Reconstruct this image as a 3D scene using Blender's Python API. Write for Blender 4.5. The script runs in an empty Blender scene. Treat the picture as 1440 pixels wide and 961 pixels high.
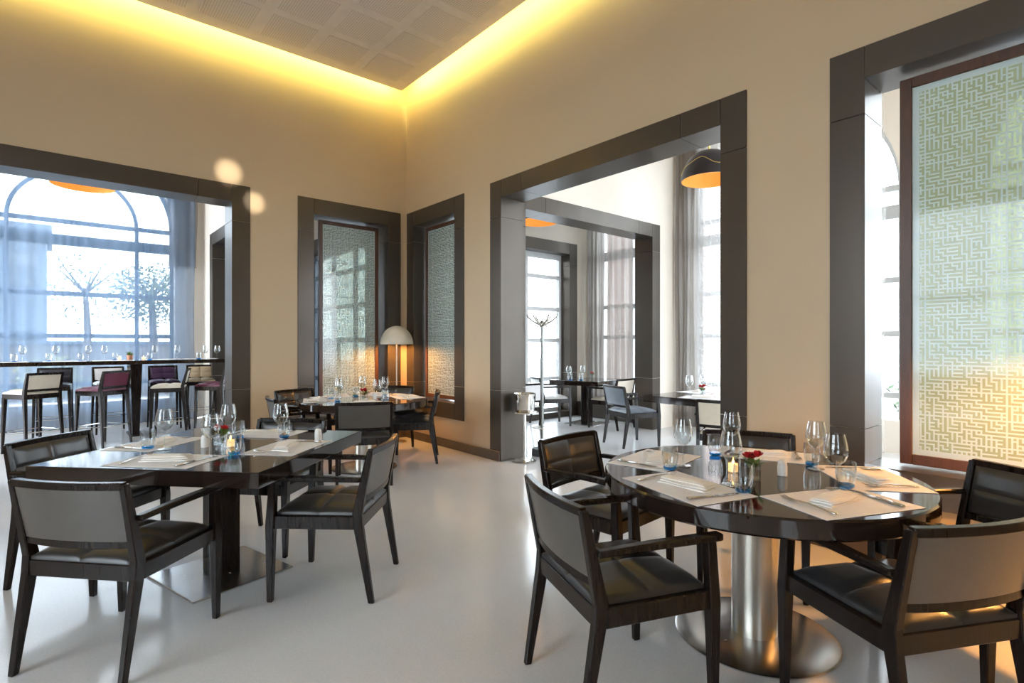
import bpy, bmesh, math, random
from mathutils import Vector, Matrix
random.seed(7)
SC = bpy.context.scene
COL = SC.collection
PI = math.pi
R = math.radians

# ------------------------------------------------------------------ camera, world, lights, exposure
cam_d = bpy.data.cameras.new('camera')
cam = bpy.data.objects.new('camera', cam_d)
COL.objects.link(cam)
cam.location = (-3.923, -6.990, 1.35)
cam.rotation_euler = (R(90), 0, R(49.6 - 90))
cam_d.sensor_width = 36.0
cam_d.lens = 36.0 * 758.0 / 1440.0
cam_d.shift_y = 3.5 / 1440.0
cam_d.clip_start = 0.05
SC.camera = cam

world = bpy.data.worlds.new('sky')
SC.world = world
world.use_nodes = True
bgn = world.node_tree.nodes['Background']
bgn.inputs[0].default_value = (0.84, 0.92, 1.0, 1)
bgn.inputs[1].default_value = 8.0

SC.view_settings.view_transform = 'Standard'
SC.view_settings.look = 'None'
SC.view_settings.exposure = 0.70
SC.view_settings.gamma = 1.0
SC.view_settings.use_curve_mapping = False
SC.cycles.max_bounces = 10
SC.cycles.diffuse_bounces = 6
SC.cycles.glossy_bounces = 5
SC.cycles.transmission_bounces = 6
SC.cycles.transparent_max_bounces = 24
SC.cycles.caustics_reflective = False
SC.cycles.caustics_refractive = False
SC.cycles.sample_clamp_indirect = 6.0
SC.cycles.use_denoising = True


def add_light(name, kind, loc, energy, color, **kw):
    d = bpy.data.lights.new(name, kind)
    d.energy = energy
    d.color = color
    for k, v in kw.items():
        setattr(d, k, v)
    o = bpy.data.objects.new(name, d)
    o.location = loc
    COL.objects.link(o)
    return o


# ------------------------------------------------------------------ materials
MATS = {}


class NT:
    def __init__(self, name):
        self.m = bpy.data.materials.new(name)
        self.m.use_nodes = True
        self.t = self.m.node_tree
        self.t.nodes.clear()
        self.out = self.t.nodes.new('ShaderNodeOutputMaterial')

    def n(self, kind, **kw):
        nd = self.t.nodes.new('ShaderNode' + kind)
        for k, v in kw.items():
            if k.startswith('i_'):
                key = k[2:].replace('_', ' ')
                nd.inputs[key].default_value = v
            else:
                setattr(nd, k, v)
        return nd

    def l(self, a, b):
        self.t.links.new(a, b)

    def math(self, op, a, b=None, clamp=False):
        nd = self.t.nodes.new('ShaderNodeMath')
        nd.operation = op
        nd.use_clamp = clamp
        for i, v in enumerate((a, b)):
            if v is None:
                continue
            if isinstance(v, (int, float)):
                nd.inputs[i].default_value = v
            else:
                self.l(v, nd.inputs[i])
        return nd.outputs[0]

    def coord(self, scale=(1, 1, 1), which='Object'):
        tc = self.n('TexCoord')
        mp = self.n('Mapping')
        mp.inputs['Scale'].default_value = scale
        self.l(tc.outputs[which], mp.inputs[0])
        return mp.outputs[0]

    def noise(self, vec, scale, detail=3, rough=.5):
        nz = self.n('TexNoise')
        nz.inputs['Scale'].default_value = scale
        nz.inputs['Detail'].default_value = detail
        nz.inputs['Roughness'].default_value = rough
        self.l(vec, nz.inputs['Vector'])
        return nz.outputs[0]

    def ramp(self, fac, stops):
        r = self.n('ValToRGB')
        els = r.color_ramp.elements
        while len(els) < len(stops):
            els.new(0.5)
        for e, (p, c) in zip(els, stops):
            e.position = p
            e.color = (c[0], c[1], c[2], 1) if len(c) == 3 else c
        self.l(fac, r.inputs[0])
        return r.outputs[0]

    def bump(self, h, strength, dist=.01):
        b = self.n('Bump')
        b.inputs['Strength'].default_value = strength
        b.inputs['Distance'].default_value = dist
        self.l(h, b.inputs['Height'])
        return b.outputs[0]

    def done(self, sh):
        self.l(sh, self.out.inputs[0])
        MATS[self.m.name] = self.m
        return self.m


def principled(name, col, rough=.5, metal=0., spec=.5, col2=None, nscale=8., nstretch=(1, 1, 1), bump=0., bscale=60., emit=None, estr=0., coat=0., rvar=0., sheen=0., bdist=.002):
    t = NT(name)
    p = t.n('BsdfPrincipled')
    p.inputs['Roughness'].default_value = rough
    p.inputs['Metallic'].default_value = metal
    p.inputs['Specular IOR Level'].default_value = spec
    p.inputs['Coat Weight'].default_value = coat
    p.inputs['Sheen Weight'].default_value = sheen
    v = t.coord(nstretch)
    if col2 is None:
        col2 = tuple(c * .9 for c in col)
    f = t.noise(v, nscale, 4)
    t.l(t.ramp(f, [(.3, col), (.7, col2)]), p.inputs['Base Color'])
    if rvar:
        rr = t.n('MapRange')
        rr.inputs['To Min'].default_value = max(.02, rough - rvar)
        rr.inputs['To Max'].default_value = rough + rvar
        t.l(f, rr.inputs[0])
        t.l(rr.outputs[0], p.inputs['Roughness'])
    if bump:
        t.l(t.bump(t.noise(v, bscale, 3), bump, bdist), p.inputs['Normal'])
    if emit:
        p.inputs['Emission Color'].default_value = (*emit, 1)
        p.inputs['Emission Strength'].default_value = estr
    return t.done(p.outputs[0])


principled('wall_paint', (.530, .412, .276), .5, col2=(.510, .396, .264), nscale=1.5, bump=.05, bscale=250)
principled('ring_paint', (.74, .68, .60), .6, col2=(.72, .66, .58), nscale=1.5, bump=.05, bscale=250)
principled('frame_panel', (.085, .070, .057), .34, metal=.5, col2=(.076, .063, .052), nscale=3, rvar=.05)
principled('joint_dark', (.012, .011, .01), .8)
principled('baseboard_brown', (.085, .058, .04), .4, col2=(.07, .048, .034), nscale=5)
principled('ceiling_plain', (.74, .67, .60), .8)
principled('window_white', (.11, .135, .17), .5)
principled('window_pale', (.66, .68, .70), .5)
principled('window_dark', (.06, .06, .065), .4)
principled('wenge', (.006, .0042, .004), .24, spec=.25, col2=(.016, .010, .008), nscale=5, nstretch=(14, 14, 1.2), bump=.25, bscale=14)
principled('wenge_top', (.014, .009, .0075), .08, col2=(.022, .014, .011), nscale=5, nstretch=(10, 1.2, 1), spec=.5)
principled('screen_wood', (.105, .045, .026), .38, col2=(.07, .03, .018), nscale=6, nstretch=(10, 10, 1))
principled('leather_dark', (.022, .020, .020), .30, spec=.6, col2=(.016, .015, .015), nscale=10, bump=.3, bscale=220, sheen=.1)
principled('leather_back_sheen', (.075, .067, .060), .28, spec=.7, col2=(.063, .056, .050), nscale=10, bump=.2, bscale=220)  # base lightened to carry the sheen on the outer backs
principled('leather_blue_sheen', (.20, .235, .28), .38, col2=(.17, .20, .25), nscale=10, bump=.2, bscale=220)  # blue-grey reflections on the leather, put into its base colour
principled('leather_cream', (.66, .60, .50), .45, col2=(.60, .55, .46), nscale=10, bump=.2, bscale=220)
principled('leather_white', (.72, .72, .72), .45, bump=.2, bscale=220)
principled('leather_magenta', (.13, .010, .045), .4, bump=.2, bscale=220)
principled('leather_purple', (.055, .020, .065), .4, bump=.2, bscale=220)
principled('leather_tan', (.52, .40, .26), .45, bump=.2, bscale=220)
principled('leather_navy', (.02, .022, .035), .4, bump=.2, bscale=220)
principled('steel_brushed', (.60, .56, .50), .30, metal=1., col2=(.52, .49, .44), nscale=40, nstretch=(1, 1, .03), rvar=.06)
principled('steel_plate', (.62, .62, .62), .26, metal=1., col2=(.56, .56, .56), nscale=6, rvar=.04)
principled('chrome', (.82, .82, .80), .06, metal=1.)
principled('cutlery_steel', (.62, .60, .58), .14, metal=1.)
principled('mat_paper', (.76, .76, .78), .6, col2=(.72, .72, .74), nscale=20, bump=.15, bscale=400)
principled('napkin_cloth', (.84, .81, .78), .85, col2=(.80, .77, .73), nscale=12, bump=.3, bscale=300)
principled('porcelain', (.80, .79, .76), .2)
principled('candle_wax', (.85, .62, .35), .5, emit=(1, .55, .2), estr=1.2)
principled('flame', (1, .6, .2), .5, emit=(1, .55, .15), estr=14)
principled('petal_red', (.55, .012, .02), .5, col2=(.42, .008, .015), nscale=30)
principled('leaf_green', (.06, .14, .025), .5, col2=(.13, .22, .04), nscale=14)
principled('leaf_far', (.04, .075, .035), .6, col2=(.08, .12, .05), nscale=5)
principled('leaf_yellow', (.22, .21, .05), .6, col2=(.14, .15, .04), nscale=5)
principled('bark', (.10, .075, .055), .8, bump=.5, bscale=20)
principled('pot_copper', (.55, .27, .18), .35, metal=.6)
principled('pendant_black', (.012, .011, .018), .35)
principled('pendant_gold', (.75, .34, .08), .5, metal=.2, emit=(1, .38, .07), estr=.30)
principled('gold_line', (.8, .58, .2), .3, metal=1.)
principled('lamp_shade', (.72, .66, .56), .4)
principled('lamp_inner', (.9, .8, .62), .6)
principled('bulb_warm', (1, .7, .4), .5, emit=(1, .55, .20), estr=5)
principled('led_yellow', (1, .9, .5), .5, emit=(1, .88, .24), estr=44)
principled('jacket_cloth', (.018, .018, .024), .8, bump=.3, bscale=80)
principled('pole_grey', (.30, .31, .30), .35, metal=.6)
principled('base_grey', (.09, .095, .10), .5)
principled('outdoor_ground', (.22, .23, .24), .8, col2=(.18, .19, .20), nscale=.6)
principled('outdoor_pale_bounce', (.52, .52, .51), .8, col2=(.46, .46, .45), nscale=.6)  # kept pale so the ground bounces daylight into the rooms
principled('outdoor_wall', (.085, .105, .135), .8, col2=(.07, .09, .12), nscale=.4)
principled('outdoor_dark', (.03, .035, .045), .4)
principled('outdoor_warm', (.13, .115, .10), .8)


def m_floor():
    t = NT('floor_stone')
    p = t.n('BsdfPrincipled')
    v = t.coord()
    a = t.noise(v, 1.1, 5, .6)
    b = t.noise(v, 90, 3, .6)
    m = t.n('Mix', data_type='RGBA', blend_type='MULTIPLY')
    m.inputs[0].default_value = 1
    t.l(t.ramp(a, [(.25, (.63, .63, .635)), (.75, (.70, .70, .705))]), m.inputs[6])
    t.l(t.ramp(b, [(.3, (.90, .90, .90)), (.7, (1, 1, 1))]), m.inputs[7])
    t.l(m.outputs[2], p.inputs['Base Color'])
    rr = t.n('MapRange')
    rr.inputs['To Min'].default_value = .07
    rr.inputs['To Max'].default_value = .20
    t.l(t.noise(v, 2.3, 4), rr.inputs[0])
    t.l(rr.outputs[0], p.inputs['Roughness'])
    p.inputs['Specular IOR Level'].default_value = .55
    return t.done(p.outputs[0])


def m_perforated():
    t = NT('ceiling_perforated')
    p = t.n('BsdfPrincipled')
    p.inputs['Roughness'].default_value = .8
    v = t.coord((40, 40, 40))
    fr = t.n('VectorMath', operation='FRACTION')
    t.l(v, fr.inputs[0])
    sb = t.n('VectorMath', operation='SUBTRACT')
    t.l(fr.outputs[0], sb.inputs[0])
    sb.inputs[1].default_value = (.5, .5, .5)
    sx = t.n('SeparateXYZ')
    t.l(sb.outputs[0], sx.inputs[0])
    d = t.math('SQRT', t.math('ADD', t.math('MULTIPLY', sx.outputs[0], sx.outputs[0]), t.math('MULTIPLY', sx.outputs[1], sx.outputs[1])))
    t.l(t.ramp(d, [(.20, (.42, .37, .33)), (.27, (.70, .63, .56))]), p.inputs['Base Color'])
    return t.done(p.outputs[0])


def m_clear(name, tint, gloss=.9, ior=1.45, add=.05):
    t = NT(name)
    tr = t.n('BsdfTransparent')
    tr.inputs[0].default_value = (*tint, 1)
    gl = t.n('BsdfGlossy')
    gl.inputs['Roughness'].default_value = .03
    gl.inputs[0].default_value = (gloss, gloss, gloss, 1)
    lw = t.n('LayerWeight')
    lw.inputs[0].default_value = .5
    fc = t.math('ADD', t.math('MULTIPLY', t.math('POWER', lw.outputs['Facing'], 2.6), .80), add)
    mx = t.n('MixShader')
    t.l(fc, mx.inputs[0])
    t.l(tr.outputs[0], mx.inputs[1])
    t.l(gl.outputs[0], mx.inputs[2])
    return t.done(mx.outputs[0])


def m_sheer(name, col, cover):
    t = NT(name)
    tr = t.n('BsdfTransparent')
    tl = t.n('BsdfTranslucent')
    tl.inputs[0].default_value = (*col, 1)
    df = t.n('BsdfDiffuse')
    df.inputs[0].default_value = (*col, 1)
    m1 = t.n('MixShader')
    m1.inputs[0].default_value = .45
    t.l(tl.outputs[0], m1.inputs[1])
    t.l(df.outputs[0], m1.inputs[2])
    m2 = t.n('MixShader')
    v = t.coord((30, 30, 900))
    f = t.noise(v, 1.0, 2)
    mr = t.n('MapRange')
    mr.inputs['To Min'].default_value = max(0, cover - .12)
    mr.inputs['To Max'].default_value = min(1, cover + .12)
    t.l(f, mr.inputs[0])
    t.l(mr.outputs[0], m2.inputs[0])
    t.l(tr.outputs[0], m2.inputs[1])
    t.l(m1.outputs[0], m2.inputs[2])
    return t.done(m2.outputs[0])


def m_maze(name, pitch, tint, field, ext, edge, body=.80):
    """glass printed with a square labyrinth: pale frosted lines over a tinted pane"""
    t = NT(name)
    tc = t.n('TexCoord')
    sp = t.n('SeparateXYZ')
    t.l(tc.outputs['Object'], sp.inputs[0])
    u = t.math('MULTIPLY', sp.outputs[0], 1 / pitch)
    v = t.math('MULTIPLY', sp.outputs[2], 1 / pitch)
    fu, fv = t.math('FRACT', u), t.math('FRACT', v)
    cb = t.n('CombineXYZ')
    t.l(t.math('FLOOR', u), cb.inputs[0])
    t.l(t.math('FLOOR', v), cb.inputs[1])
    wn = t.n('TexWhiteNoise', noise_dimensions='2D')
    t.l(cb.outputs[0], wn.inputs['Vector'])
    r = wn.outputs['Value']
    w = .42
    lu, lv = t.math('LESS_THAN', fu, w), t.math('LESS_THAN', fv, w)
    a = t.math('MULTIPLY', lu, t.math('LESS_THAN', r, .52))
    b = t.math('MULTIPLY', lv, t.math('GREATER_THAN', r, .44))
    line = t.math('MAXIMUM', a, b)
    # band lines at every ninth row and sixteenth column
    bu = t.math('LESS_THAN', t.math('FRACT', t.math('DIVIDE', u, 17.0)), .42 / 17)
    bv = t.math('LESS_THAN', t.math('FRACT', t.math('DIVIDE', v, 7.0)), .42 / 7)
    line = t.math('MAXIMUM', line, t.math('MAXIMUM', bu, bv))
    # unprinted frosted margin all round
    for q, lim in ((sp.outputs[0], ext[0]), (sp.outputs[2], ext[1])):
        line = t.math('MAXIMUM', line, t.math('MAXIMUM', t.math('LESS_THAN', q, edge), t.math('GREATER_THAN', q, lim - edge)))
    # field: tinted, partly see-through
    tr = t.n('BsdfTransparent')
    tr.inputs[0].default_value = (*tint, 1)
    df = t.n('BsdfDiffuse')
    df.inputs[0].default_value = (*field, 1)
    tlf = t.n('BsdfTranslucent')
    tlf.inputs[0].default_value = (*field, 1)
    f0 = t.n('MixShader')
    f0.inputs[0].default_value = .5
    t.l(df.outputs[0], f0.inputs[1])
    t.l(tlf.outputs[0], f0.inputs[2])
    f1 = t.n('MixShader')
    f1.inputs[0].default_value = body
    t.l(tr.outputs[0], f1.inputs[1])
    t.l(f0.outputs[0], f1.inputs[2])
    # line: frosted white
    tl = t.n('BsdfTranslucent')
    tl.inputs[0].default_value = (.74, .84, .84, 1)
    d2 = t.n('BsdfDiffuse')
    d2.inputs[0].default_value = (.74, .84, .84, 1)
    l1 = t.n('MixShader')
    l1.inputs[0].default_value = .5
    t.l(tl.outputs[0], l1.inputs[1])
    t.l(d2.outputs[0], l1.inputs[2])
    mx = t.n('MixShader')
    t.l(line, mx.inputs[0])
    t.l(f1.outputs[0], mx.inputs[1])
    t.l(l1.outputs[0], mx.inputs[2])
    gl = t.n('BsdfGlossy')
    gl.inputs['Roughness'].default_value = .06
    fr = t.n('Fresnel')
    fr.inputs[0].default_value = 1.45
    m3 = t.n('MixShader')
    t.l(fr.outputs[0], m3.inputs[0])
    t.l(mx.outputs[0], m3.inputs[1])
    t.l(gl.outputs[0], m3.inputs[2])
    return t.done(m3.outputs[0])


def m_brick():
    t = NT('brick_far')
    p = t.n('BsdfPrincipled')
    p.inputs['Roughness'].default_value = .9
    tc = t.n('TexCoord')
    sp = t.n('SeparateXYZ')
    t.l(tc.outputs['Object'], sp.inputs[0])
    cb = t.n('CombineXYZ')
    t.l(t.math('ADD', sp.outputs[0], sp.outputs[1]), cb.inputs[0])
    t.l(sp.outputs[2], cb.inputs[1])
    b = t.n('TexBrick')
    b.inputs['Color1'].default_value = (.30, .15, .12, 1)
    b.inputs['Color2'].default_value = (.40, .22, .18, 1)
    b.inputs['Mortar'].default_value = (.62, .58, .55, 1)
    b.inputs['Scale'].default_value = 1.0
    b.inputs['Brick Width'].default_value = .24
    b.inputs['Row Height'].default_value = .085
    b.inputs['Mortar Size'].default_value = .014
    t.l(cb.outputs[0], b.inputs['Vector'])
    t.l(b.outputs[0], p.inputs['Base Color'])
    return t.done(p.outputs[0])


m_floor(); m_perforated(); m_brick()
m_clear('glass_clear', (.93, .945, .95), 1.0)
m_clear('glass_blue', (.10, .50, .86), .9, add=.10)
m_clear('glass_pane', (.93, .95, .95), .5)
m_sheer('sheer_cool_light', (.24, .33, .47), .63)  # blue tint stands for cool shade-side daylight on the cloth
m_sheer('sheer_white', (.80, .80, .80), .38)
m_sheer('curtain_grey', (.38, .35, .33), .90)


# ------------------------------------------------------------------ mesh builder
class MB:
    def __init__(self):
        self.v, self.f = [], []

    def add(self, vs, fs):
        o = len(self.v)
        self.v += [tuple(p) for p in vs]
        self.f += [tuple(i + o for i in f) for f in fs]
        return self

    def box(self, x0, x1, y0, y1, z0, z1):
        x0, x1 = min(x0, x1), max(x0, x1)
        y0, y1 = min(y0, y1), max(y0, y1)
        z0, z1 = min(z0, z1), max(z0, z1)
        vs = [(x, y, z) for z in (z0, z1) for y in (y0, y1) for x in (x0, x1)]
        return self.add(vs, [(0, 2, 3, 1), (4, 5, 7, 6), (0, 1, 5, 4), (2, 6, 7, 3), (0, 4, 6, 2), (1, 3, 7, 5)])

    def beam(self, pts, secs, axis='z'):
        """rectangular section swept through points; section axes x,y (axis z), or side,z for bars lying down"""
        rings = []
        n = len(pts)
        for i, (p, s) in enumerate(zip(pts, secs)):
            p = Vector(p)
            if axis == 'z':
                ax, ay = Vector((1, 0, 0)), Vector((0, 1, 0))
            else:
                d = Vector(pts[min(i + 1, n - 1)]) - Vector(pts[max(i - 1, 0)])
                d.z = 0
                d.normalize()
                ax, ay = Vector((-d.y, d.x, 0)), Vector((0, 0, 1))
            rings.append([p + ax * a * s[0] / 2 + ay * b * s[1] / 2 for a, b in ((-1, -1), (1, -1), (1, 1), (-1, 1))])
        o = []
        for r in rings:
            o += r
        fs = [(3, 2, 1, 0), tuple(4 * (n - 1) + k for k in range(4))]
        for i in range(n - 1):
            for k in range(4):
                a, b = 4 * i + k, 4 * i + (k + 1) % 4
                fs.append((a, b, b + 4, a + 4))
        return self.add(o, fs)

    def tube(self, pts, rad, seg=8, cap=True):
        pts = [Vector(p) for p in pts]
        n = len(pts)
        if isinstance(rad, (int, float)):
            rad = [rad] * n
        vs = []
        up = None
        for i, p in enumerate(pts):
            d = (pts[min(i + 1, n - 1)] - pts[max(i - 1, 0)]).normalized()
            if up is None:
                up = Vector((0, 0, 1)) if abs(d.z) < .9 else Vector((1, 0, 0))
            a = d.cross(up)
            if a.length < 1e-5:
                a = d.cross(Vector((0, 1, 0)))
            a.normalize()
            b = d.cross(a).normalized()
            for k in range(seg):
                t = 2 * PI * k / seg
                vs.append(p + (a * math.cos(t) + b * math.sin(t)) * rad[i])
        fs = []
        for i in range(n - 1):
            for k in range(seg):
                k2 = (k + 1) % seg
                fs.append((i * seg + k, i * seg + k2, (i + 1) * seg + k2, (i + 1) * seg + k))
        if cap:
            fs.append(tuple(reversed(range(seg))))
            fs.append(tuple((n - 1) * seg + k for k in range(seg)))
        return self.add(vs, fs)

    def lathe(self, prof, seg=24, c=(0, 0, 0)):
        vs, fs = [], []
        n = len(prof)
        for r, z in prof:
            for k in range(seg):
                t = 2 * PI * k / seg
                vs.append((c[0] + r * math.cos(t), c[1] + r * math.sin(t), c[2] + z))
        for i in range(n - 1):
            for k in range(seg):
                k2 = (k + 1) % seg
                fs.append((i * seg + k, i * seg + k2, (i + 1) * seg + k2, (i + 1) * seg + k))
        return self.add(vs, fs)

    def prism(self, poly, o, ud, vd, nd, t):
        """polygon (u,v) at origin o extruded by t along nd"""
        o, ud, vd, nd = Vector(o), Vector(ud), Vector(vd), Vector(nd)
        a = [o + ud * u + vd * v for u, v in poly]
        b = [p + nd * t for p in a]
        n = len(poly)
        fs = [tuple(reversed(range(n))), tuple(range(n, 2 * n))]
        for i in range(n):
            j = (i + 1) % n
            fs.append((i, j, j + n, i + n))
        return self.add(a + b, fs)

    def mesh(self, name, mat, bevel=0, smooth=None, segs=1, merge=False):
        bm = bmesh.new()
        bv = [bm.verts.new(p) for p in self.v]
        for f in self.f:
            try:
                bm.faces.new([bv[i] for i in f])
            except ValueError:
                pass
        if merge:
            bmesh.ops.remove_doubles(bm, verts=bm.verts, dist=1e-5)
        bmesh.ops.recalc_face_normals(bm, faces=bm.faces)
        if bevel:
            es = [e for e in bm.edges if len(e.link_faces) == 2 and e.calc_face_angle(0) > .5]
            bmesh.ops.bevel(bm, geom=es, offset=bevel, segments=segs, affect='EDGES', profile=.5, clamp_overlap=True)
        me = bpy.data.meshes.new(name)
        bm.to_mesh(me)
        bm.free()
        if smooth is not None:
            for p in me.polygons:
                p.use_smooth = True
            me.set_sharp_from_angle(angle=R(smooth))
        me.materials.append(MATS[mat])
        return me

    def build(self, name, mat, parent=None, **kw):
        return link(name, self.mesh(name, mat, **kw), parent)


def link(name, data, parent=None, loc=None, rz=0):
    o = bpy.data.objects.new(name, data)
    COL.objects.link(o)
    if parent is not None:
        o.parent = parent
    if loc is not None:
        o.location = loc
        o.rotation_euler = (0, 0, rz)
    return o


def tag(o, label=None, cat=None, group=None, kind=None):
    if label:
        o['label'] = label
    if cat:
        o['category'] = cat
    if group:
        o['group'] = group
    if kind:
        o['kind'] = kind
    return o


def thing(name, label, cat, loc=(0, 0, 0), rz=0, group=None):
    o = link(name, None, None, loc, rz)
    o.empty_display_size = .1
    return tag(o, label, cat, group)


def dup(o, loc, rz, label=None, group=None, swap=None, parent=None):
    c = o.copy()
    COL.objects.link(c)
    c.parent = parent
    if loc is not None:
        c.location = loc
        c.rotation_euler = (0, 0, rz)
    if label:
        c['label'] = label
    if group:
        c['group'] = group
    for ch in list(o.children):
        dup(ch, None, 0, swap=swap, parent=c)
    return c


def struct(o, label=None):
    o['kind'] = 'structure'
    if label:
        o['label'] = label
    return o


def snode(name, label=None):
    o = link(name, None)
    o.empty_display_size = .1
    return struct(o, label)


# ------------------------------------------------------------------ the room shell
X, Y, Z = (1, 0, 0), (0, 1, 0), (0, 0, 1)
WT = .31           # wall thickness
HC = 4.933         # underside of the hung ceiling
HT = 5.22          # slab above the cove
F0, F1 = 3.035, 3.24   # inner and outer top of the dark frames
FW = .205

fl = MB().box(-8.6, 4.6, -10.8, 4.8, -.12, 0).build('floor', 'floor_stone')
struct(fl)


def rect_wall(name, mat, u0, u1, z1, holes, o, ud, nd, t):
    """wall with rectangular holes (u0,u1,z0,z1) sorted along u"""
    m = MB()
    cur = u0
    for a, b, c, d in sorted(holes):
        if a > cur:
            m.prism([(cur, 0), (a, 0), (a, z1), (cur, z1)], o, ud, Z, nd, t)
        if c > 0:
            m.prism([(a, 0), (b, 0), (b, c), (a, c)], o, ud, Z, nd, t)
        m.prism([(a, d), (b, d), (b, z1), (a, z1)], o, ud, Z, nd, t)
        cur = b
    if cur < u1:
        m.prism([(cur, 0), (u1, 0), (u1, z1), (cur, z1)], o, ud, Z, nd, t)
    return struct(m.build(name, mat))


# wall A (runs along x, plane y = 0) and wall B (runs along y, plane x = 0); openings are a touch larger than the lining
AO = [(-4.99, -2.32, 0, F0), (-1.352, -.30, .585, F0)]
BO = [(-1.256, -.238, .585, F0), (-4.87, -2.20, 0, F0), (-8.51, -5.84, .585, F0)]
lin = .016
rect_wall('wall_north', 'wall_paint', -8.2, 0, HT, [(a - lin, b + lin, c - (lin if c else 0), d + lin) for a, b, c, d in AO], (0, 0, 0), X, Y, WT)
rect_wall('wall_east', 'wall_paint', -10.4, WT, HT, [(a - lin, b + lin, c - (lin if c else 0), d + lin) for a, b, c, d in BO], (0, 0, 0), Y, X, WT)


def frame_trim(idx, label, u0, u1, z0, z1, o, ud, nd, t=WT, joints=True):
    """bronze panels round an opening: faces on both wall sides, lining between; o on the wall's room side, nd into the wall"""
    root = snode('trim_%d' % idx, label)
    o, ud, nd = Vector(o), Vector(ud), Vector(nd)
    g = .0022
    th = .014

    def face(a, b, c, d):
        for s in (0, 1):
            base = o - nd * th if s == 0 else o + nd * t
            MB().prism([(a + g, c + g), (b - g, c + g), (b - g, d - g), (a + g, d - g)], base, ud, Z, nd, th).build('panel', 'frame_panel', root, bevel=.0015)

    def strip(poly_u, poly_z, vertical):
        """lining strip: slab of thickness lin outside the opening"""
        a, b = poly_u
        c, d = poly_z
        MB().prism([(a, c), (b, c), (b, d), (a, d)], o - nd * (th - .001), ud, Z, nd, t + 2 * th - .002).build('lining_panel', 'frame_panel', root)

    O0, O1 = u0 - FW, u1 + FW
    zt = z1 + FW
    zb = z0 - FW if z0 > 0 else 0.0
    zs = [zb] + ([.81, 2.81] if joints else []) + [zt]
    for i in range(len(zs) - 1):
        face(O0, u0, zs[i], zs[i + 1])
        face(u1, O1, zs[i], zs[i + 1])
    us = [u0, u1]
    if u1 - u0 > 2 and z0 == 0:
        us = [u0, u0 + .35, u1 - .35, u1]
    for i in range(len(us) - 1):
        face(us[i], us[i + 1], z1, zt)
        if z0 > 0:
            face(us[i], us[i + 1], zb, z0)
        strip((us[i] + g, us[i + 1] - g), (z1, z1 + lin - .001), False)
        if z0 > 0:
            strip((us[i] + g, us[i + 1] - g), (z0 - lin + .001, z0), False)
    zs2 = [z0] + [z for z in (.81, 2.81) if z > z0] + [z1]
    for i in range(len(zs2) - 1):
        strip((u0 - lin + .001, u0), (zs2[i] + g, zs2[i + 1] - g), True)
        strip((u1, u1 + lin - .001), (zs2[i] + g, zs2[i + 1] - g), True)
    return root


frame_trim(1, 'dark bronze panel frame of the wide opening to the bar tables', *AO[0], (0, 0, 0), X, Y)
frame_trim(2, 'dark bronze panel frame of the narrow window by the corner lamp, on the bar side', *AO[1], (0, 0, 0), X, Y)
frame_trim(3, 'dark bronze panel frame of the narrow window above the corner table', *BO[0], (0, 0, 0), Y, X)
frame_trim(4, 'dark bronze panel frame of the tall walk-through opening', *BO[1], (0, 0, 0), Y, X)
frame_trim(5, 'dark bronze panel frame round the large patterned screen', *BO[2], (0, 0, 0), Y, X)

# skirting on the two walls (runs over the foot of the frames)
b = snode('baseboard_east', 'dark brown skirting along the cream wall')
for a, c in ((-2.185, -.02), (-10.3, -4.885)):
    MB().box(-.032, -.0145, a, c, .002, .112).build('skirting_board', 'baseboard_brown', b, bevel=.002)
b = snode('baseboard_north', 'dark brown skirting along the bar-side cream wall')
for a, c in ((-2.305, -.034), (-8.1, -5.0)):
    MB().box(a, c, -.032, -.0145, .002, .112).build('skirting_board', 'baseboard_brown', b, bevel=.002)

# hung ceiling with glowing cove
GAP = .17
ce = MB().box(-8.0, -GAP, -10.2, -GAP, HC, HC + .04).build('ceiling', 'ceiling_plain')
struct(ce)
pm = MB().box(-.25, .25, -.25, .25, -.004, .0).mesh('perforated_panel', 'ceiling_perforated', bevel=.001)
for i in range(7):
    for j in range(7):
        o = link('perforated_panel', pm, ce, (-GAP - .45 - .62 * i, -GAP - .45 - .62 * j, HC - .0005))
for lab, bx, ch in (('warm yellow strip light glowing above the ceiling edge over the bar-side wall', (-8.0, -GAP - .03, -GAP - .055, -GAP - .025), 0),
                    ('warm yellow strip light glowing above the ceiling edge over the doorway wall', (-GAP - .055, -GAP - .025, -10.2, -GAP - .06), 1)):
    o = thing('cove_light', lab, 'strip light', group='cove lights')
    MB().box(*bx, HC + .15, HC + .185).build('strip', 'led_yellow', o)
    MB().box(*bx, HC + .186, HT - .001).build('mounting_channel', 'ceiling_plain', o)
struct(MB().box(-8.6, .03, -10.8, 4.5, HT, HT + .1).box(.03, 4.4, -10.8, .35, HT, HT + .1).build('ceiling_slab', 'ceiling_plain'))

# far side of the room behind the camera: walls with unseen glazed openings, added and sized to let daylight in
rect_wall('wall_west', 'wall_paint', -10.4, 0, HT, [(-7.1, -3.9, .7, 3.9)], (-8.2, 0, 0), Y, (-1, 0, 0), WT)
rect_wall('wall_south', 'wall_paint', -8.2, WT, HT, [(-7.0, -5.2, .9, 3.4)], (0, -10.4, 0), X, (0, -1, 0), WT)

# ------------------------------------------------------------------ ring rooms
XE, YN = 4.0, 4.1            # inner faces of the outer walls


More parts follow.
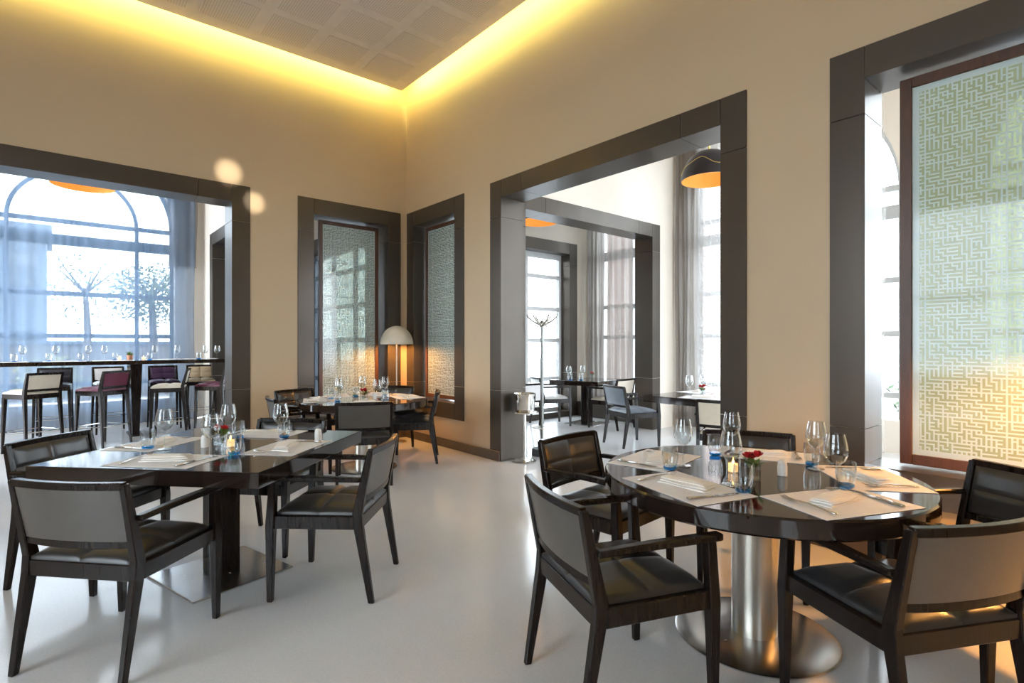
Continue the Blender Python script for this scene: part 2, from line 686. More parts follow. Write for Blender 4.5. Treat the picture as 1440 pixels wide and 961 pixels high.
def arch_wall(name, mat, u0, u1, z1, wins, o, ud, nd, t):
    """wall with round-arched windows: (centre, half width, sill, spring); and rectangular ones with spring None -> (u0,u1,z0,z1)"""
    m = MB()
    cur = u0
    for w in wins:
        if len(w) == 5:
            _, a, b, c, d = w
            if a > cur:
                m.prism([(cur, 0), (a, 0), (a, z1), (cur, z1)], o, ud, Z, nd, t)
            if c > 0:
                m.prism([(a, 0), (b, 0), (b, c), (a, c)], o, ud, Z, nd, t)
            m.prism([(a, d), (b, d), (b, z1), (a, z1)], o, ud, Z, nd, t)
            cur = b
            continue
        c, h, s, sp = w
        m.prism([(cur, 0), (c - h, 0), (c - h, z1), (cur, z1)], o, ud, Z, nd, t)
        m.prism([(c - h, 0), (c + h, 0), (c + h, s), (c - h, s)], o, ud, Z, nd, t)
        n = 24
        for i in range(n):
            a0, a1 = PI - PI * i / n, PI - PI * (i + 1) / n
            p0 = (c + h * math.cos(a0), sp + h * math.sin(a0))
            p1 = (c + h * math.cos(a1), sp + h * math.sin(a1))
            m.prism([p0, p1, (p1[0], z1), (p0[0], z1)], o, ud, Z, nd, t)
        cur = c + h
    m.prism([(cur, 0), (u1, 0), (u1, z1), (cur, z1)], o, ud, Z, nd, t)
    return struct(m.build(name, mat))


SILL, SPR, HW = .40, 3.32, 1.36
arch_wall('wall_outer_north', 'ring_paint', -8.6, -.3, HT, [(-7.3, 1.25, SILL, SPR), (-3.65, HW, SILL, SPR)], (0, YN, 0), X, Y, .35)  # first window is out of view, added for extra daylight
arch_wall('wall_outer_east', 'ring_paint', -10.8, .35, HT, [(-7.15, HW, SILL, SPR), (-3.61, 1.43, SILL, SPR), ('r', -1.62, -.18, SILL, 4.5)], (XE, 0, 0), Y, X, .35)


def window_frame(idx, label, c, h, sp, o, ud, nd, arch=True, z0=SILL, ztop=None, bars=(.70, 1.48, 2.16, 3.02, 3.32), mull=(-.82, .82), paint='window_white'):
    """painted window: border, mullions, transoms and panes; o on the glass plane"""
    root = snode('window_%d' % idx, label)
    o, ud, nd = Vector(o), Vector(ud), Vector(nd)
    top = sp + h if arch else ztop

    def bar(poly, t=.06, nm='window_bar'):
        MB().prism(poly, o - nd * t / 2, ud, Z, nd, t).build(nm, paint, root)
    w = .055
    for s in (-1, 1):
        x0, x1 = sorted((c + s * h, c + s * (h - w)))
        bar([(x0, z0), (x1, z0), (x1, sp if arch else ztop), (x0, sp if arch else ztop)])
    for k in mull:
        bar([(c + k - w / 2, z0), (c + k + w / 2, z0), (c + k + w / 2, sp if arch else ztop), (c + k - w / 2, sp if arch else ztop)], .07)
    for z in bars:
        hh = .085 if abs(z - 3.02) < .01 else .036
        bar([(c - h, z - hh), (c + h, z - hh), (c + h, z + hh), (c - h, z + hh)], .05)
    if arch:
        n = 24
        for rad in (h - w / 2, mull[1]):
            m = MB()
            for i in range(n):
                a0, a1 = PI * i / n, PI * (i + 1) / n
                pl = [(c + (rad + q * w / 2) * math.cos(a), sp + (rad + q * w / 2) * math.sin(a)) for q, a in ((-1, a0), (1, a0), (1, a1), (-1, a1))]
                m.prism(pl, o - nd * .03, ud, Z, nd, .06)
            m.build('arch_bar', paint, root)
    # panes between the bars
    xs = [c - h] + [c + k for k in mull] + [c + h]
    zs = [z0] + [z for z in bars if z > z0 + .05]
    for i in range(len(xs) - 1):
        for j in range(len(zs) - 1):
            MB().prism([(xs[i], zs[j]), (xs[i + 1], zs[j]), (xs[i + 1], zs[j + 1]), (xs[i], zs[j + 1])], o - nd * .004, ud, Z, nd, .008).build('pane', 'glass_pane', root)
    if arch:
        n = 24
        pl = [(c + h * math.cos(PI * i / n), sp + h * math.sin(PI * i / n)) for i in range(n + 1)]
        MB().prism(pl, o - nd * .004, ud, Z, nd, .008).build('arch_pane', 'glass_pane', root)
    return root


window_frame(1, 'arched window behind the sheer curtain of the bar room', -3.65, HW, SPR, (0, YN + .17, 0), X, Y)
window_frame(2, 'arched window of the room beyond the tall opening', -3.61, 1.43, SPR, (XE + .17, 0, 0), Y, X, paint='window_pale')
window_frame(3, 'arched window behind the large patterned screen', -7.15, HW, SPR, (XE + .17, 0, 0), Y, X)
window_frame(4, 'tall narrow window with a brick building outside', -.90, .72, SPR, (XE + .17, 0, 0), Y, X, arch=False, ztop=4.5, bars=(.43, 1.48, 2.05, 3.02, 4.47), mull=(0.0,), paint='window_pale')
window_frame(5, 'unseen arched window added further along the bar room for daylight', -7.3, 1.25, SPR, (0, YN + .17, 0), X, Y)

window_frame(8, 'unseen window added for daylight behind the viewer on the bar side', -5.5, 1.6, 0, (-8.35, 0, 0), Y, X, arch=False, z0=.7, ztop=3.9, bars=(.73, 2.2, 3.87), mull=(0.0,))  # both rear windows are unseen, added and sized for the daylight they bring
window_frame(9, 'unseen window added for daylight in the wall behind the viewer', -6.1, .9, 0, (0, -10.55, 0), X, Y, arch=False, z0=.9, ztop=3.4, bars=(.93, 2.2, 3.37), mull=(0.0,))

# partitions that close the corner chambers, each with its framed opening
PN = (.62, 3.29, 0, F0)
rect_wall('wall_partition_bar', 'ring_paint', WT, YN, HT, [(PN[0] - lin, PN[1] + lin, 0, PN[3] + lin)], (-1.85, 0, 0), Y, X, WT)
frame_trim(6, 'dark panel frame of the passage past the end of the bar table', *PN, (-1.85, 0, 0), Y, X)
PE = (.56, 3.23, 0, F0)
rect_wall('wall_partition_dining', 'ring_paint', WT, XE, HT, [(PE[0] - lin, PE[1] + lin, 0, PE[3] + lin)], (0, -1.97, 0), X, Y, WT)
frame_trim(7, 'dark panel frame of the passage seen through the tall opening', *PE, (0, -1.97, 0), X, Y)
# outer walls of the inset corner
TE = (.785, 3.455, .10, F0)
rect_wall('wall_inset_dining', 'ring_paint', WT, XE, HT, [(TE[0] - lin, TE[1] + lin, TE[2] - lin, TE[3] + lin)], (0, .02, 0), X, Y, .33)
frame_trim(8, 'grey panel frame of the far garden window', TE[0], TE[1], TE[2], TE[3], (0, .02, 0), X, Y, .33)
window_frame(6, 'far garden window behind the coat stand', (TE[0] + TE[1]) / 2, (TE[1] - TE[0]) / 2, 0, (0, .26, 0), X, Y, arch=False, z0=.10, ztop=F0, bars=(.12, .70, 1.42, 2.0, 2.60, 3.02), mull=(-.45, .45), paint='window_pale')
TB = (.7, 3.4, .10, F0)
rect_wall('wall_inset_bar', 'ring_paint', WT, YN, HT, [(TB[0] - lin, TB[1] + lin, TB[2] - lin, TB[3] + lin)], (-.30, 0, 0), Y, X, .33)
frame_trim(9, 'grey panel frame of the garden window beyond the bar passage', TB[0], TB[1], TB[2], TB[3], (-.30, 0, 0), Y, X, .33)
window_frame(7, 'garden window beyond the bar passage', (TB[0] + TB[1]) / 2, (TB[1] - TB[0]) / 2, 0, (-.06, 0, 0), Y, X, arch=False, z0=.10, ztop=F0, bars=(.12, .70, 1.42, 2.0, 2.60, 3.02), mull=(-.45, .45))
struct(MB().box(3.62, 3.80, -1.6, -.02, 0, .27).build('baseboard_plinth', 'frame_panel'), 'low grey plinth under the far curtain')
struct(MB().box(3.80, 4.0, -1.6, -.02, 0, .27).build('baseboard_plinth_back', 'frame_panel'), 'grey plinth back against the outer wall')


# ------------------------------------------------------------------ patterned glass screens
def screen(label, u0, u1, z0, z1, o, ud, nd, mat, w=.05):
    """wooden frame of four rails holding a printed pane, hung inside an opening"""
    o, ud, nd = Vector(o), Vector(ud), Vector(nd)
    root = thing('glass_screen', label, 'screen', tuple(o + ud * u0 + Vector((0, 0, z0))), math.atan2(ud.y, ud.x), 'patterned glass screens')
    W, H = u1 - u0, z1 - z0
    mat = mat + '_%d' % round(W * 1000)
    if mat.startswith('maze_big'):
        m_maze(mat, .022, (.68, .74, .57), (.50, .54, .37), (W, H), w + .035, .76)
    else:
        m_maze(mat, .022, (.74, .80, .74), (.56, .61, .54), (W, H), w + .012, .55)
    s = 1 if (Vector((-math.sin(root.rotation_euler.z), math.cos(root.rotation_euler.z), 0)) - nd).length < .1 else -1
    for a, b2, c, d in ((0, w, 0, H), (W - w, W, 0, H), (w, W - w, 0, w), (w, W - w, H - w, H)):
        m = MB().box(a, b2, -.025, .025, c, d)
        m.build('frame_rail', 'screen_wood', root, bevel=.003)
    MB().box(w - .01, W - w + .01, -.006, .006, w - .01, H - w + .01).build('glass_panel', mat, root)
    return root


screen('narrow wood-framed glass screen with fine labyrinth print, in the window next to the bar opening', -1.225, -.368, .60, 3.010, (0, .17, 0), X, Y, 'maze_small')
screen('narrow wood-framed glass screen with fine labyrinth print, in the window beside the tall opening', -1.21, -.29, .60, 3.010, (.17, 0, 0), Y, X, 'maze_small')
screen('large wood-framed glass screen printed with a bold square labyrinth', -8.36, -5.985, .60, 3.010, (.17, 0, 0), Y, X, 'maze_big', .062)


# ------------------------------------------------------------------ curtains
def curtain(label, u0, u1, o, ud, nd, mat, amp=.05, wl=.13, z0=.03, z1=4.85, seed=0, taper=0.):
    rnd = random.Random(seed)
    m = MB()
    o, ud, nd = Vector(o), Vector(ud), Vector(nd)
    n = max(24, int(abs(u1 - u0) / wl * 10))
    ph = 0
    us, ys = [], []
    for i in range(n + 1):
        f = i / n
        ph += 2 * PI * (abs(u1 - u0) / n) / (wl * (1 + .45 * math.sin(3.1 * f * 7 + seed)))
        us.append(u0 + (u1 - u0) * f)
        ys.append(amp * (.55 + .45 * math.sin(f * 23 + seed * 2)) * math.sin(ph))
    nz = 10
    vs, fs = [], []
    for k in range(nz + 1):
        z = z0 + (z1 - z0) * k / nz
        for i in range(n + 1):
            sp = 1 + .12 * math.sin(k * .9 + i * .05)
            uu = us[i] + .012 * math.sin(k * .8 + i * .21)
            p = o + ud * uu + nd * (ys[i] * sp)
            vs.append((p.x, p.y, z))
    for k in range(nz):
        for i in range(n):
            a = k * (n + 1) + i
            fs.append((a, a + 1, a + n + 2, a + n + 1))
    m.add(vs, fs)
    root = thing('curtain', label, 'curtain', group='long curtains')
    m.build('fabric', mat, root, smooth=180)
    a, b2 = o + ud * (min(u0, u1) - .03), o + ud * (max(u0, u1) + .03)
    MB().tube([(a.x, a.y, z1 + .03), (b2.x, b2.y, z1 + .03)], .012, 8).build('curtain_rail', 'steel_brushed', root, smooth=40)
    return root


curtain('sheer curtain, cool daylight painted into its colour, across the arched window behind the bar stools', -5.3, -2.02, (0, 3.90, 0), X, Y, 'sheer_cool_light', .045, .15, seed=1)
curtain('dark gathered grey curtain at the end of the bar room window', -2.40, -1.97, (0, 3.99, 0), X, Y, 'curtain_grey', .05, .085, z0=2.7, seed=4)
curtain('gathered grey curtain at the edge of the window beyond the tall opening', -2.52, -2.03, (3.84, 0, 0), Y, X, 'curtain_grey', .055, .10, seed=2)
curtain('sheer white curtain across the window beyond the tall opening', -4.95, -2.45, (3.72, 0, 0), Y, X, 'sheer_white', .04, .17, seed=3)
curtain('grey curtain in the far chamber next to the garden window', -.47, -.06, (3.86, 0, 0), Y, X, 'curtain_grey', .045, .09, z0=.28, seed=5)
curtain('grey curtain hanging between the two far window strips', -1.12, -.56, (3.86, 0, 0), Y, X, 'curtain_grey', .045, .09, z0=.28, seed=6)


# ------------------------------------------------------------------ dining chairs
def pad(m, w, d, th, fn, seam=.018, bulge=.018, n=16, cells=(2, 2), both=False):
    """upholstered pad with seams; fn(x,y,h) maps (-w/2..w/2, -d/2..d/2, height) to 3-D"""
    def hh(u, v):
        e = 1.0
        for q in (u, v):
            t = min(q, 1 - q)
            e *= min(1, t / .12) ** .5 if t > 0 else 0
        s = 0
        for q, c in ((u, cells[0]), (v, cells[1])):
            for k in range(1, c):
                s = max(s, math.exp(-((q - k / c) / .028) ** 2))
        return th * .45 + (th * .55 + bulge * math.sin(PI * u) * math.sin(PI * v)) * e - seam * s * e
    g = sorted(set([i / n for i in range(n + 1)] + [.5 - .02, .5 + .02, .03, .97]))
    N = len(g)
    vs, fs = [], []
    for v in g:
        for u in g:
            vs.append(fn((u - .5) * w, (v - .5) * d, hh(u, v)))
    for j in range(N - 1):
        for i in range(N - 1):
            a = j * N + i
            fs.append((a, a + 1, a + N + 1, a + N))
    o = N * N
    for v in g:
        for u in g:
            vs.append(fn((u - .5) * w, (v - .5) * d, 0))
    for j in range(N - 1):
        for i in range(N - 1):
            a = o + j * N + i
            fs.append((a, a + N, a + N + 1, a + 1))
    edge = [i for i in range(N)] + [j * N + N - 1 for j in range(1, N)] + [(N - 1) * N + i for i in range(N - 2, -1, -1)] + [j * N for j in range(N - 2, 0, -1)]
    for k in range(len(edge)):
        a, b2 = edge[k], edge[(k + 1) % len(edge)]
        fs.append((a, o + a, o + b2, b2))
    return m.add(vs, fs)


def make_chair(leather, outer, arms=True):
    """armchair facing +y, origin on the floor under the seat centre"""
    root = thing('dining_chair', '', 'chair')
    W = 'wenge'
    for s in (-1, 1):
        m = MB().beam([(s * .258, .262, 0), (s * .258, .258, .40), (s * .258, .245, .635)], [(.027, .030), (.044, .046), (.036, .038)])
        m.build('leg', W, root, bevel=.004)
        m = MB().beam([(s * .248, -.272, 0), (s * .250, -.205, .40), (s * .250, -.200, .47), (s * .253, -.268, .795)], [(.026, .030), (.034, .050), (.034, .050), (.028, .030)])
        m.build('leg', W, root, bevel=.004)
        if arms:
            m = MB().beam([(s * .268, -.222, .645), (s * .270, .0, .650), (s * .268, .285, .648)], [(.034, .024), (.040, .028), (.044, .028)], 'xy')
            m.build('armrest', W, root, bevel=.006)
    m = MB()
    for s in (-1, 1):
        m.box(s * .236, s * .268, -.185, .238, .385, .452)
    m.box(-.240, .240, .232, .262, .385, .452)
    m.box(-.236, .236, -.222, -.192, .385, .452)
    m.build('seat_frame', W, root, bevel=.003)
    m = MB()
    pad(m, .475, .455, .052, lambda x, y, h: (x, y + .014, .440 + h))
    m.build('seat', leather, root, smooth=50)
    # back: curved rails and quilted panel
    ry = lambda z: -.200 - .068 * (z - .47) / .325
    sg = lambda x: -.030 * (1 - (x / .25) ** 2)
    xs = [-.252 + .504 * i / 10 for i in range(11)]
    m = MB().beam([(x, ry(.785) + sg(x), .787) for x in xs], [(.030, .030)] * 11, 'xy')
    m.build('top_rail', W, root, bevel=.003)
    m = MB().beam([(x * .95, ry(.54) + sg(x), .540) for x in xs], [(.028, .032)] * 11, 'xy')
    m.build('lower_rail', W, root, bevel=.003)
    m = MB()
    pad(m, .470, .222, .026, lambda x, y, h: (x, ry(.664 + y) + sg(x) - .004 + h, .664 + y), seam=.008, bulge=.008)
    bk = m.build('backrest', leather, root, smooth=50)
    m = MB()
    n = 10
    vs, fs = [], []
    for j in (0, 1):
        for i in range(n + 1):
            x = -.236 + .472 * i / n
            z = .553 + .222 * j
            vs.append((x, ry(z) + sg(x) - .010, z))
    for i in range(n):
        fs.append((i, i + 1, i + n + 2, i + n + 1))
    o2 = len(vs)
    vs += [(a, b2 + .004, c) for a, b2, c in vs]
    fs += [tuple(reversed([q + o2 for q in f])) for f in fs]
    m.add(vs, fs)
    m.build('outer_back', outer, bk, smooth=60)
    return root


G_R = 'chairs at the steel-column round table'
G_S = 'chairs at the square table'
G_K = 'chairs at the back round table'
G_E = 'chairs in the far rooms'
CH = [
    ('d', (-2.233, -5.629), -21, 'armchair with plain leather back turned to us beside the open floor, at the steel-column table', G_R),
    ('d', (-1.62, -6.42), 62, 'closest armchair, brown leather back turned to us, cutting the lower edge of the picture', G_R),
    ('d', (-.93, -6.53), 148, 'black quilted armchair under the large patterned screen, cut by the picture edge', G_R),
    ('d', (-1.533, -5.00), -86, 'dark armchair with quilted back facing us, next to the tall walk-through opening', G_R),
    ('d', (-.845, -5.499), 208, 'dark armchair against the cream wall, behind the red flowers', G_R),
    ('d', (-3.679, -4.006), 42, 'armchair at the square table with pale sheen on its plain back, facing away from us', G_S),
    ('d', (-3.75, -2.97), -47, 'quilted armchair at the square table on the bar stool side', G_S),
    ('d', (-2.69, -4.01), 137, 'armchair drawn up to the square table from the open floor, seen from its side', G_S),
    ('d', (-2.785, -3.10), -138, 'armchair at the far corner of the square table, its back showing above the place mats', G_S),
    ('d', (-1.57, -1.976), 64, 'armchair with shiny grey back turned to us at the back round table', G_K),
    ('d', (-.725, -1.465), 147, 'armchair at the back round table with a dark jacket on its seat', G_K),
    ('d', (-1.96, -1.22), -8, 'armchair at the back round table on the bar opening side, seen edge on', G_K),
    ('d', (-1.62, -.56), -73, 'armchair at the back round table in front of the narrow bar-side window', G_K),
    ('d', (-.70, -.74), 218, 'armchair at the back round table beneath the white dome lamp', G_K),
    ('b', (1.99, -2.51), -20, 'quilted armchair beyond the tall opening, blue-grey reflections put into its leather colour', G_E),
    ('c', (2.95, -1.40), 96, 'cream-backed armchair at the far chamber table', G_E),
    ('w', (1.15, -1.16), 80, 'pale-backed armchair behind the coat stand', G_E),
    ('w', (2.42, -.52), -25, 'pale armchair beside the far garden window', G_E),
    ('c', (1.28, -4.25), 20, 'cream armchair turned from us in the room beyond the tall opening', G_E),
]
proto = {'d': make_chair('leather_dark', 'leather_back_sheen'), 'b': make_chair('leather_blue_sheen', 'leather_blue_sheen'),
         'c': make_chair('leather_cream', 'leather_cream'), 'w': make_chair('leather_white', 'leather_white')}
used = set()
for k, (x, y), a, lab, grp in CH:
    if k not in used:
        used.add(k)
        o = proto[k]
        o.location = (x, y, 0)
        o.rotation_euler = (0, 0, R(a - 90))
        o['label'], o['group'] = lab, grp
    else:
        dup(proto[k], (x, y, 0), R(a - 90), lab, grp)


# ------------------------------------------------------------------ tables
def round_table(label, c, rad=.686):
    root = thing('round_table', label, 'table', (c[0], c[1], 0), .3, 'round tables')
    m = MB().lathe([(0.0, .672), (rad - .012, .672), (rad, .682), (rad, .742), (rad - .006, .750), (0.0, .750)], 96)
    m.build('tabletop', 'wenge_top', root, smooth=30, merge=True)
    m = MB().lathe([(.099, .016), (.099, .671)], 48)
    m.lathe([(0, .016), (.099, .016)], 48).lathe([(.099, .671), (0, .671)], 48)
    m.build('column', 'steel_brushed', root, smooth=30, merge=True)
    m = MB().lathe([(0, 0), (.350, 0), (.352, .006), (.340, .011), (.16, .017), (.10, .018), (0, .018)], 72)
    m.build('base_plate', 'steel_plate', root, smooth=30, merge=True)
    return root


def square_table(label, c, rz, w, d, plate_rz, group='square tables'):
    root = thing('square_table', label, 'table', (c[0], c[1], 0), R(rz), group)
    MB().box(-w / 2, w / 2, -d / 2, d / 2, .672, .750).build('tabletop', 'wenge_top', root, bevel=.003)
    a = R(plate_rz - rz)
    o = MB().box(-.073, .073, -.073, .073, .0125, .671).build('column', 'wenge', root, bevel=.003)
    o.rotation_euler = (0, 0, a)
    o = MB().box(-.285, .285, -.285, .285, 0, .012).build('base_plate', 'steel_plate', root, bevel=.003)
    o.rotation_euler = (0, 0, a)
    return root


RC = (-1.433, -5.807)
KC = (-1.33, -1.45)
SCn = (-3.166, -3.453)
EC = (1.95, -3.72)
TC = (2.98, -.84)
round_table('round dark wood table on a brushed steel column, laid for dinner beside the large screen', RC)
round_table('round dark wood table in the corner under the dome lamp', KC)
square_table('square dark wood table on a steel plate foot, laid with mats and glasses', SCn, 43, 1.22, 1.22, 14)
square_table('dark square table with red flowers beyond the tall opening', EC, 0, 1.2, 1.1, 0)
square_table('small table on a steel plate foot in the far chamber', TC, 12, .92, .92, 12)

# ------------------------------------------------------------------ table ware
TZ = .7505


def lathe_mesh(name, mat, prof, seg=20, sm=60):
    return MB().lathe(prof, seg).mesh(name, mat, smooth=sm)


wine_bowl = lathe_mesh('bowl', 'glass_clear', [(.004, .098), (.018, .103), (.034, .118), (.0445, .143), (.046, .160), (.042, .190), (.034, .228), (.0325, .228), (.0405, .190), (.0445, .160), (.043, .144), (.033, .120), (.017, .106), (.001, .102)])
wine_stem = lathe_mesh('stem', 'glass_clear', [(.0, .0035), (.006, .006), (.0036, .02), (.0033, .08), (.005, .098)], 10)
wine_foot = lathe_mesh('foot', 'glass_clear', [(.006, .006), (.036, .002), (.036, .0), (.0, .0)], 20)
tum_wall = lathe_mesh('wall', 'glass_clear', [(.029, .016), (.035, .03), (.039, .06), (.036, .108), (.0345, .108), (.0372, .06), (.033, .03), (.028, .018)])
tum_base = lathe_mesh('base', 'glass_blue', [(0, 0), (.026, 0), (.031, .006), (.0305, .015), (.0, .015)])


def wine_glass(x, y, z, label, group, s=1.0):
    o = thing('wine_glass', label, 'glass', (x, y, z), random.random() * 6, group)
    o.scale = (s, s, s)
    for nm, me in (('bowl', wine_bowl), ('stem', wine_stem), ('foot', wine_foot)):
        link(nm, me, o)


def tumbler(x, y, z, label, group):
    o = thing('tumbler', label, 'glass', (x, y, z), random.random() * 6, group)
    link('wall', tum_wall, o)
    link('base', tum_base, o)


mat_mesh = MB().box(-.232, .232, -.155, .155, 0, .0022).mesh('place_mat', 'mat_paper', bevel=.0006)


def napkin_mesh():
    """cloth folded into a soft flat roll with stacked layers"""
    m = MB()
    for k, (w, d, z, h, ox, oy) in enumerate(((.225, .088, 0, .011, 0, 0), (.218, .080, .010, .010, .003, -.003), (.208, .068, .019, .008, -.003, .004))):
        n = 12
        vs, fs = [], []
        for i in range(n + 1):
            u = i / n
            for j in range(7):
                v = j / 6
                e = min(1, min(u, 1 - u) / .06) ** .5 * math.sin(PI * min(max(v, .001), .999)) ** .35 if 0 < u < 1 else 0
                vs.append(((u - .5) * w + ox + .004 * math.sin(v * 5 + k), (v - .5) * d + oy + .004 * math.sin(u * 6 + k * 2), z + h * .25 + h * .75 * e + .0015 * math.sin(u * 9 + v * 4)))
        for i in range(n):
            for j in range(6):
                q = i * 7 + j
                fs.append((q, q + 7, q + 8, q + 1))
        o = len(vs)
        vs += [(a, b2, z) for a, b2, c in vs]
        fs += [tuple(reversed([q + o for q in f])) for f in fs]
        ed = [i * 7 for i in range(n + 1)] + [n * 7 + j for j in range(1, 7)] + [i * 7 + 6 for i in range(n - 1, -1, -1)] + [j for j in range(5, 0, -1)]
        for q in range(len(ed)):
            a, b2 = ed[q], ed[(q + 1) % len(ed)]
            fs.append((a, b2, b2 + o, a + o))
        m.add(vs, fs)
    return m.mesh('napkin', 'napkin_cloth', smooth=50)


napkin = napkin_mesh()


def strip_mesh(name, pts):
    """flat bar through (x, z, width, thickness) stations along y"""
    m = MB()
    vs, fs = [], []
    for (y, z, w, t, xo) in pts:
        vs += [(xo - w / 2, y, z), (xo + w / 2, y, z), (xo + w / 2, y, z + t), (xo - w / 2, y, z + t)]
    n = len(pts)
    for i in range(n - 1):
        for k in range(4):
            a, b2 = 4 * i + k, 4 * i + (k + 1) % 4
            fs.append((a, b2, b2 + 4, a + 4))
    fs += [(3, 2, 1, 0), tuple(4 * (n - 1) + k for k in range(4))]
    m.add(vs, fs)
    return m


def cutlery_meshes():
    fh = strip_mesh('handle', [(-.105, .001, .013, .003, 0), (-.07, .003, .011, .003, 0), (0, .007, .006, .003, 0), (.03, .006, .007, .003, 0), (.045, .004, .022, .0025, 0), (.060, .003, .024, .002, 0)])
    fk = fh.mesh('handle', 'cutlery_steel', bevel=.0006, smooth=50)
    tn = MB()
    for q in (-1.5, -.5, .5, 1.5):
        s = strip_mesh('t', [(.058, .003, .0042, .002, q * .0062), (.085, .005, .003, .002, q * .0062), (.100, .010, .002, .0015, q * .0060)])
        tn.add(s.v, s.f)
    tm = tn.mesh('tines', 'cutlery_steel', smooth=50)
    kh = strip_mesh('handle', [(-.115, .001, .014, .006, 0), (-.07, .001, .013, .006, 0), (-.005, .001, .009, .006, 0)]).mesh('handle', 'cutlery_steel', bevel=.001, smooth=50)
    kb = strip_mesh('blade', [(-.006, .002, .010, .003, 0), (.01, .001, .018, .002, .002), (.08, .001, .019, .002, .002), (.108, .001, .013, .0015, 0), (.118, .001, .004, .0012, -.003)]).mesh('blade', 'cutlery_steel', smooth=50)
    return fk, tm, kh, kb


fork_h, fork_t, knife_h, knife_b = cutlery_meshes()


def setting(tx, ty, ang, rad, where, grp, z=TZ, napk=True, cut=True, mrot=0., xo=0., nrot=15.):
    """mat, napkin, fork and knife on the table seen from the diner at angle ang (deg) from the table centre"""
    a = R(ang)
    out = Vector((math.cos(a), math.sin(a)))
    tan = Vector((-out.y, out.x))
    c = Vector((tx, ty)) + out * rad + tan * xo
    rz = a + R(90 + mrot)         # local +y points to the table centre
    def at(px, py):
        ca, sa = math.cos(rz), math.sin(rz)
        return (c.x + px * ca - py * sa, c.y + px * sa + py * ca)
    tag(link('place_mat', mat_mesh, None, (c.x, c.y, z), rz), 'pale rectangular place mat ' + where, 'place mat', grp + ' mats')
    z1 = z + .0026
    if napk:
        p = at(-.01, .01)
        tag(link('napkin', napkin, None, (p[0], p[1], z1), rz + R(nrot)), 'rolled cream cloth napkin ' + where, 'napkin', grp + ' napkins')
    if cut:
        p = at(-.165, -.01)
        f = thing('fork', 'steel fork ' + where, 'fork', (p[0], p[1], z1), rz + R(6), grp + ' cutlery')
        f.scale = (1.2, 1.08, 1.3)
        link('handle', fork_h, f)
        link('tines', fork_t, f)
        p = at(.165, -.01)
        f = thing('knife', 'steel knife ' + where, 'knife', (p[0], p[1], z1), rz - R(5), grp + ' cutlery')
        f.scale = (1.2, 1.05, 1.3)
        link('handle', knife_h, f)
        link('blade', knife_b, f)


shaker_body = lathe_mesh('body', 'porcelain', [(0, 0), (.021, 0), (.0215, .04), (.020, .052)], 16)
shaker_cap = lathe_mesh('cap', 'porcelain', [(.020, .053), (.019, .062), (.012, .070), (0, .072)], 16)


def shaker(x, y, z, label):
    o = thing('salt_shaker', label, 'shaker', (x, y, z), 0, 'salt shakers')
    link('body', shaker_body, o)
    link('cap', shaker_cap, o)


cand_glass = lathe_mesh('holder', 'glass_clear', [(0, 0), (.030, 0), (.034, .07), (.032, .07), (.028, .004), (0, .004)], 18)
cand_wax = lathe_mesh('wax', 'candle_wax', [(0, .005), (.022, .005), (.022, .040), (0, .040)], 14)
cand_fl = lathe_mesh('flame', 'flame', [(0, .041), (.005, .047), (.004, .055), (0, .066)], 8)


def candle(x, y, z, label, grp='tea lights'):
    o = thing('tea_light', label, 'candle', (x, y, z), 0, grp)
    link('holder', cand_glass, o)
    link('wax', cand_wax, o)
    link('flame', cand_fl, o)


def rose_mesh():
    m = MB()
    for ring, (nr, r0, h, tilt) in enumerate(((5, .020, .020, .9), (5, .014, .026, .5), (3, .007, .030, .15))):
        for k in range(nr):
            t = 2 * PI * k / nr + ring * .5
            vs, fs = [], []
            for i in range(4):
                for j in range(4):
                    a = t + (i - 1.5) * .42
                    f = j / 3
                    rr = .004 + r0 * math.sin(f * PI / 2) * (.6 + tilt * .5 * f)
                    vs.append((rr * math.cos(a), rr * math.sin(a), h * f - abs(i - 1.5) * .002 * f))
            for i in range(3):
                for j in range(3):
                    q = i * 4 + j
                    fs.append((q, q + 1, q + 5, q + 4))
            m.add(vs, fs)
    return m.mesh('bloom', 'petal_red', smooth=90)


rose = rose_mesh()


def leaf_cluster(n, rad, h, size, seed, mat='leaf_green', name='foliage'):
    rnd = random.Random(seed)
    m = MB()
    for _ in range(n):
        t = rnd.random() * 2 * PI
        r = rad * math.sqrt(rnd.random())
        base = Vector((r * math.cos(t), r * math.sin(t), h * rnd.random()))
        d = Vector((math.cos(t) * .8, math.sin(t) * .8, rnd.uniform(-.1, .9))).normalized()
        s = d.cross(Vector((0, 0, 1))).normalized()
        L = size * rnd.uniform(.7, 1.2)
        m.add([base, base + d * L * .5 + s * L * .22, base + d * L, base + d * L * .5 - s * L * .22 + Vector((0, 0, .1 * L))], [(0, 1, 2, 3)])
    return m.mesh(name, mat)


vase_leaves = leaf_cluster(26, .022, .03, .045, 3)


def flower_vase(x, y, z, label, blooms=3):
    o = thing('flower_vase', label, 'vase', (x, y, z), .5, 'flower vases')
    m = MB()
    w, h = .032, .075
    for a, b2, c, d in ((-w, w, -w, -w + .002), (-w, w, w - .002, w), (-w, -w + .002, -w + .002, w - .002), (w - .002, w, -w + .002, w - .002)):
        m.box(a, b2, c, d, 0, h)
    m.box(-w + .002, w - .002, -w + .002, w - .002, 0, .008)
    m.build('vase_glass', 'glass_clear', o)
    link('leaves', vase_leaves, o).location = (0, 0, .045)
    st = MB()
    for k in range(blooms):
        a = 2.1 * k
        st.tube([(0, 0, .012), (.02 * math.cos(a), .02 * math.sin(a), .09)], .0018, 5)
        link('bloom', rose, o).location = (.022 * math.cos(a), .022 * math.sin(a), .086 + .008 * k)
    st.build('stems', 'leaf_green', o)


